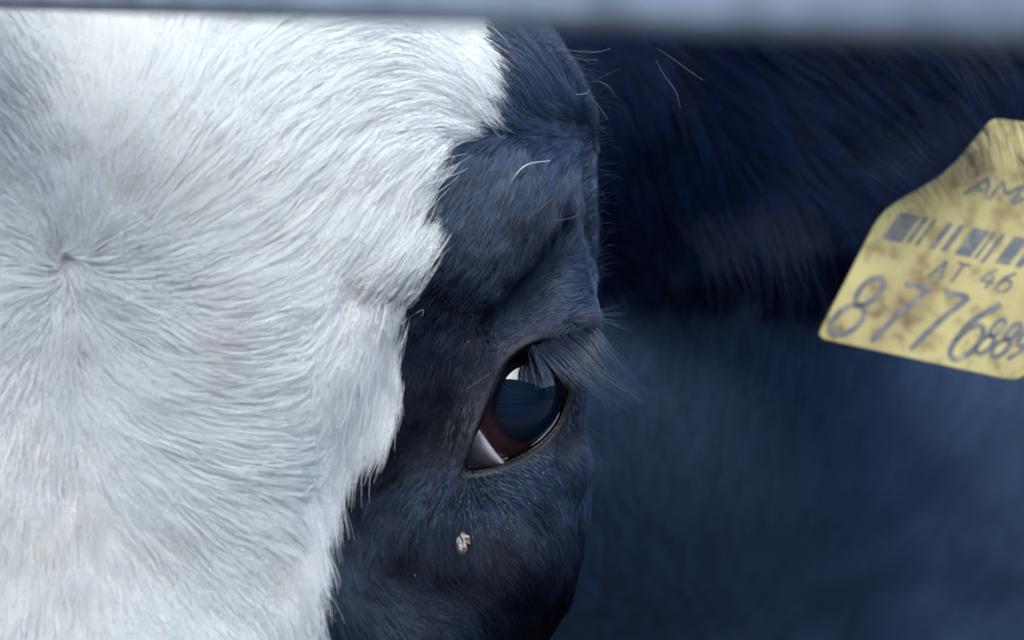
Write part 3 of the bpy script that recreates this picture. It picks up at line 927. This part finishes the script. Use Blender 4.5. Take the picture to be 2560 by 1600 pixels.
plate = rounded([(2040, 845), (2203, 528), (2370, 430), (2480, 296), (2600, 310), (2640, 470), (2735, 620), (2560, 950 + 8)], [26, 50, 60, 20, 20, 60, 50, 48])
n_ = len(plate)
inner = [(np.array(q) - np.array((2390, 690))) * 0.992 + np.array((2390, 690)) for q in plate]
vs = [TP(q[0], q[1], 0.0016) for q in inner] + [TP(q[0], q[1], 0.0009) for q in plate] + [TP(q[0], q[1], -0.0009) for q in plate]
fs = [tuple(range(n_))] + [(i, (i + 1) % n_, n_ + (i + 1) % n_, n_ + i) for i in range(n_)] + \
     [(n_ + i, n_ + (i + 1) % n_, 2 * n_ + (i + 1) % n_, 2 * n_ + i) for i in range(n_)] + [tuple(range(3 * n_ - 1, 2 * n_ - 1, -1))]
keept(mesh_obj("plate", vs, fs, tagm, etag, smooth=False))
# the stud that pins it through the ear
vs, fs = tube([TP(2585, 372, 0.003), TP(2585, 372, -0.012)], 0.0045, 24)
keept(mesh_obj("stud", vs, fs, tagm, etag, smooth=False))

BX = np.array([(0.978, 0.208), (-0.45, 0.90)])      # writing axes: right, down-left slant (photo px)
def W(o, u, v): return (o[0] + u * 0.978 - v * 0.60, o[1] + u * 0.208 + v * 0.80)
def strokes(name, o, paths, wd, parent=etag, mat=inkm):
    vs, fs = [], []
    for q in paths:
        cc = catmull(q, 6) if len(q) > 2 else np.array(q, float)
        pts = [np.array(W(o, u, v)) for u, v in cc]
        base = len(vs)
        for i, p in enumerate(pts):
            t_ = pts[min(i + 1, len(pts) - 1)] - pts[max(i - 1, 0)]
            t_ = t_ / (np.linalg.norm(t_) + 1e-9); nn_ = np.array([-t_[1], t_[0]]) * wd / 2
            for sgn in (-1, 1):
                for off in (0.00172, 0.00150):
                    vs.append(TP(*(p + nn_ * sgn), off))
        for i in range(len(pts) - 1):
            a = base + 4 * i; c_ = a + 4
            fs += [(a, a + 2, c_ + 2, c_), (a, c_, c_ + 1, a + 1), (a + 2, a + 3, c_ + 3, c_ + 2)]
    return keept(mesh_obj(name, vs, fs, mat, parent, smooth=False))
def circ(cx, cy, rx, ry, a0=0, a1=360, m=12):
    return [(cx + rx * math.cos(math.radians(a0 + (a1 - a0) * i / m)), cy + ry * math.sin(math.radians(a0 + (a1 - a0) * i / m))) for i in range(m + 1)]
def digit(ch, w_, h_):
    if ch == '8': return [circ(w_ * .52, h_ * .24, w_ * .36, h_ * .24, 60, 420), circ(w_ * .5, h_ * .74, w_ * .48, h_ * .26, -90, 270)]
    if ch == '7': return [[(0, 0), (w_ * .95, 0)], [(w_ * .95, 0), (w_ * .55, h_ * .5), (w_ * .32, h_)]]
    if ch == '6': return [circ(w_ * .5, h_ * .70, w_ * .42, h_ * .30, -180, 180), [(w_ * .08, h_ * .70), (w_ * .16, h_ * .35), (w_ * .7, 0)]]
    if ch == '9': return [circ(w_ * .5, h_ * .30, w_ * .42, h_ * .30, 0, 360), [(w_ * .92, h_ * .30), (w_ * .84, h_ * .65), (w_ * .3, h_)]]
    if ch == '4': return [[(w_ * .6, 0), (0, h_ * .65)], [(0, h_ * .65), (w_, h_ * .65)], [(w_ * .75, h_ * .35), (w_ * .75, h_)]]
    if ch == 'A': return [[(0, h_), (w_ * .5, 0)], [(w_ * .5, 0), (w_, h_)], [(w_ * .2, h_ * .62), (w_ * .8, h_ * .62)]]
    if ch == 'T': return [[(0, 0), (w_, 0)], [(w_ * .5, 0), (w_ * .5, h_)]]
    if ch == 'M': return [[(0, h_), (0, 0)], [(0, 0), (w_ * .5, h_ * .6)], [(w_ * .5, h_ * .6), (w_, 0)], [(w_, 0), (w_, h_)]]
    return []
def text(name, s, o, w_, h_, gap, wd):
    paths = []
    for i, ch in enumerate(s):
        paths += [[(x + i * (w_ + gap), y) for x, y in q] for q in digit(ch, w_, h_)]
    return strokes(name, o, paths, wd)
text("letters", "AMA", (2445, 438), 56, 60, 8, 9)
text("letters", "AT", (2352, 648), 32, 56, 12, 8)
text("letters", "46", (2472, 668), 36, 60, 10, 8)
text("number", "8776", (2165, 688), 66, 176, 34, 15)
text("number", "889", (2492, 796), 34, 104, 6, 12)
bars = [(0, 52, 1), (60, 12, 0.95), (84, 10, 1), (120, 16, 1), (150, 16, 1), (186, 42, 1), (236, 9, 1), (258, 10, 1.1), (290, 36, 1), (340, 18, 1)]
vs, fs = [], []
for x, wd, hh in bars:
    q = [W((2252, 530), x, 0), W((2252, 530), x + wd, 0), W((2252, 530), x + wd, 82 * hh), W((2252, 530), x, 82 * hh)]
    a = len(vs); vs += [TP(*p_, 0.00172) for p_ in q] + [TP(*p_, 0.0015) for p_ in q]
    fs += [(a, a + 1, a + 2, a + 3)] + [(a + i, a + (i + 1) % 4, a + 4 + (i + 1) % 4, a + 4 + i) for i in range(4)]
keept(mesh_obj("barcode", vs, fs, inkm, etag, smooth=False))

# ------------------------------------------------------------------ flake of dirt on the fur below the eye
fl, n, b = new_mat("dried_flake")
t = noise_node(n, 900, 4)
r_ = ramp(n, t.outputs["Fac"], [(0.42, (0.06, 0.05, 0.045)), (0.56, (0.36, 0.33, 0.33))])
n.links.new(r_.outputs[0], b.inputs["Base Color"]); b.inputs["Roughness"].default_value = 0.7
c0 = hit(1155, 1370)[0]
def blob(c_, r, seed, sq=(1, 0.5, 1)):
    rs = np.random.default_rng(seed)
    vs, fs = [], []
    nl, nm = 7, 10
    for i in range(nl + 1):
        for j in range(nm):
            th, ph = math.pi * i / nl, 2 * math.pi * j / nm
            k = r * (1 + rs.uniform(-0.28, 0.28) * (0 < i < nl))
            vs.append((c_[0] + k * sq[0] * math.sin(th) * math.cos(ph), c_[1] + k * sq[1] * math.cos(th), c_[2] + k * sq[2] * math.sin(th) * math.sin(ph)))
    for i in range(nl):
        for j in range(nm):
            fs.append((i * nm + j, (i + 1) * nm + j, (i + 1) * nm + (j + 1) % nm, i * nm + (j + 1) % nm))
    return vs, fs
vs, fs = blob((c0[0], c0[1] - 0.0016, c0[2]), 0.0014, 3, (1, 0.25, 1.1))
for dx_, dz_, r_2, sd_ in ((0.0012, 0.0022, 0.0009, 5), (-0.0009, 0.0019, 0.0007, 8), (0.0004, 0.0034, 0.0006, 9)):
    a_, f_ = blob((c0[0] + dx_, c0[1] - 0.0013, c0[2] + dz_), r_2, sd_, (1, 0.25, 1.6))
    k = len(vs); vs += a_; fs += [tuple(i + k for i in f) for f in f_]
o = mesh_obj("dried_flake", vs, fs, fl, smooth=False)
tag(o, "small pale crusty flake stuck in the black fur below the eye", "flake")
# chaff specks caught in the fur: nobody could count them
ch, n, b = new_mat("chaff"); b.inputs["Base Color"].default_value = (0.16, 0.135, 0.09, 1); b.inputs["Roughness"].default_value = 0.7
vs, fs = [], []
qx = np.concatenate([rng.normal(1220, 95, 90), rng.uniform(1000, 1440, 45), rng.normal(1250, 34, 14), rng.normal(1300, 60, 30), rng.uniform(1250, 1480, 15)])
qy = np.concatenate([rng.normal(1285, 50, 90), rng.uniform(1200, 1560, 45), rng.normal(850, 26, 14), rng.normal(1190, 18, 30), rng.uniform(180, 420, 15)])
H = hit(qx, qy)
okm = (H[:, 1] < 0.05) & (poly_sd(qx, qy, FISS) > 8)
for q in H[okm]:
    r = random.uniform(0.00005, 0.00018)
    el_ = random.uniform(0.6, 2.2)
    a_, f_ = blob((q[0], q[1] - 0.0009, q[2]), r, random.randrange(10 ** 6), (1, 0.6, el_))
    k = len(vs); vs += a_; fs += [tuple(i + k for i in f) for f in f_]
o = mesh_obj("chaff", vs, fs, ch, smooth=False)
tag(o, "tiny straw coloured specks of chaff caught in the fur round the eye", "chaff", kind="stuff")

# ------------------------------------------------------------------ the rail
rm, n, b = new_mat("galvanised_steel")
t = noise_node(n, 60, 6, 0.6)
r_ = ramp(n, t.outputs["Fac"], [(0.35, (0.15, 0.17, 0.20)), (0.5, (0.23, 0.26, 0.30)), (0.65, (0.28, 0.31, 0.36))])
n.links.new(r_.outputs[0], b.inputs["Base Color"]); b.inputs["Roughness"].default_value = 0.5; b.inputs["Metallic"].default_value = 0.35
A_ = Vector(P(0, 20, -0.185)); B_ = Vector(P(2560, 110, -0.50))      # its lower front edge
dr = (B_ - A_); du = dr.normalized()
upv = Vector((0, 0, 1)); upv = (upv - du * upv.dot(du)).normalized()
dep = du.cross(upv)
if dep.y < 0: dep = -dep
sec = rounded([(0, 0), (0, 0.04), (0.02, 0.04), (0.02, 0)], [0.0035] * 4, 6)     # (depth, height)
vs, fs = [], []
ts_ = [-3.0, 2.2]
for t_ in ts_:
    for q in sec:
        vs.append(A_ + dr * t_ + dep * q[0] + upv * q[1])
m_ = len(sec)
fs = [(i, (i + 1) % m_, m_ + (i + 1) % m_, m_ + i) for i in range(m_)] + [tuple(range(m_)), tuple(range(2 * m_ - 1, m_ - 1, -1))]
rail = mesh_obj("feed_fence_rail", vs, fs, rm, smooth=False)
tag(rail, "grey steel rail crossing out of focus in front of the cow's forehead", "rail")

# ------------------------------------------------------------------ concrete floor under the cow
gm, n, b = new_mat("concrete")
t = noise_node(n, 1.5, 8, 0.6)
r_ = ramp(n, t.outputs["Fac"], [(0.3, (0.028, 0.034, 0.042)), (0.7, (0.055, 0.064, 0.075))])
n.links.new(r_.outputs[0], b.inputs["Base Color"]); b.inputs["Roughness"].default_value = 0.85
gr = mesh_obj("ground", [(-60, -60, -1.3), (60, -60, -1.3), (60, 60, -1.3), (-60, 60, -1.3)], [(0, 1, 2, 3)], gm, smooth=False)
gr["kind"] = "structure"

# ------------------------------------------------------------------ what stands behind the photographer and mirrors in the eye
wm, n, b = new_mat("weathered_boards")
t = noise_node(n, 3, 6, 0.6)
r_ = ramp(n, t.outputs["Fac"], [(0.3, (0.030, 0.045, 0.065)), (0.7, (0.07, 0.095, 0.125))])
n.links.new(r_.outputs[0], b.inputs["Base Color"]); b.inputs["Roughness"].default_value = 0.8
def boxes(name, bl, mat, parent=None):
    vs, fs = [], []
    for x0, x1, y0, y1, z0, z1 in bl:
        k = len(vs)
        vs += [(x, y, z) for x in (x0, x1) for y in (y0, y1) for z in (z0, z1)]
        fs += [tuple(k + i for i in f) for f in ((0, 1, 3, 2), (4, 6, 7, 5), (0, 4, 5, 1), (2, 3, 7, 6), (0, 2, 6, 4), (1, 5, 7, 3))]
    return mesh_obj(name, vs, fs, mat, parent, smooth=False)
wall = boxes("barn_wall", [(-14, 30, -4.60 - 0.012 * (i % 2), -4.50 - 0.012 * (i % 2), -1.3 + 0.25 * i, -1.3 + 0.25 * i + 0.246) for i in range(16)] + [(14.0 + 0.012 * (i % 2), 14.1 + 0.012 * (i % 2), -4.45, 40, -1.3 + 0.25 * i, -1.3 + 0.25 * i + 0.246) for i in range(16)], wm)
tag(wall, "dark weathered board wall of the barn across the passage, mirrored in the cow's eye", "wall")
gate = boxes("pipe_gate", [(-2.5, 1.2, -1.85, -1.81, z, z + 0.045) for z in (-1.0, -0.72, -0.44, -0.12, 0.18)] + [(x, x + 0.05, -1.856, -1.804, -1.28, 0.26) for x in (-2.5, -0.65, 1.15)], rm)
tag(gate, "grey barred steel gate mirrored as thin lines in the cow's eye", "gate")
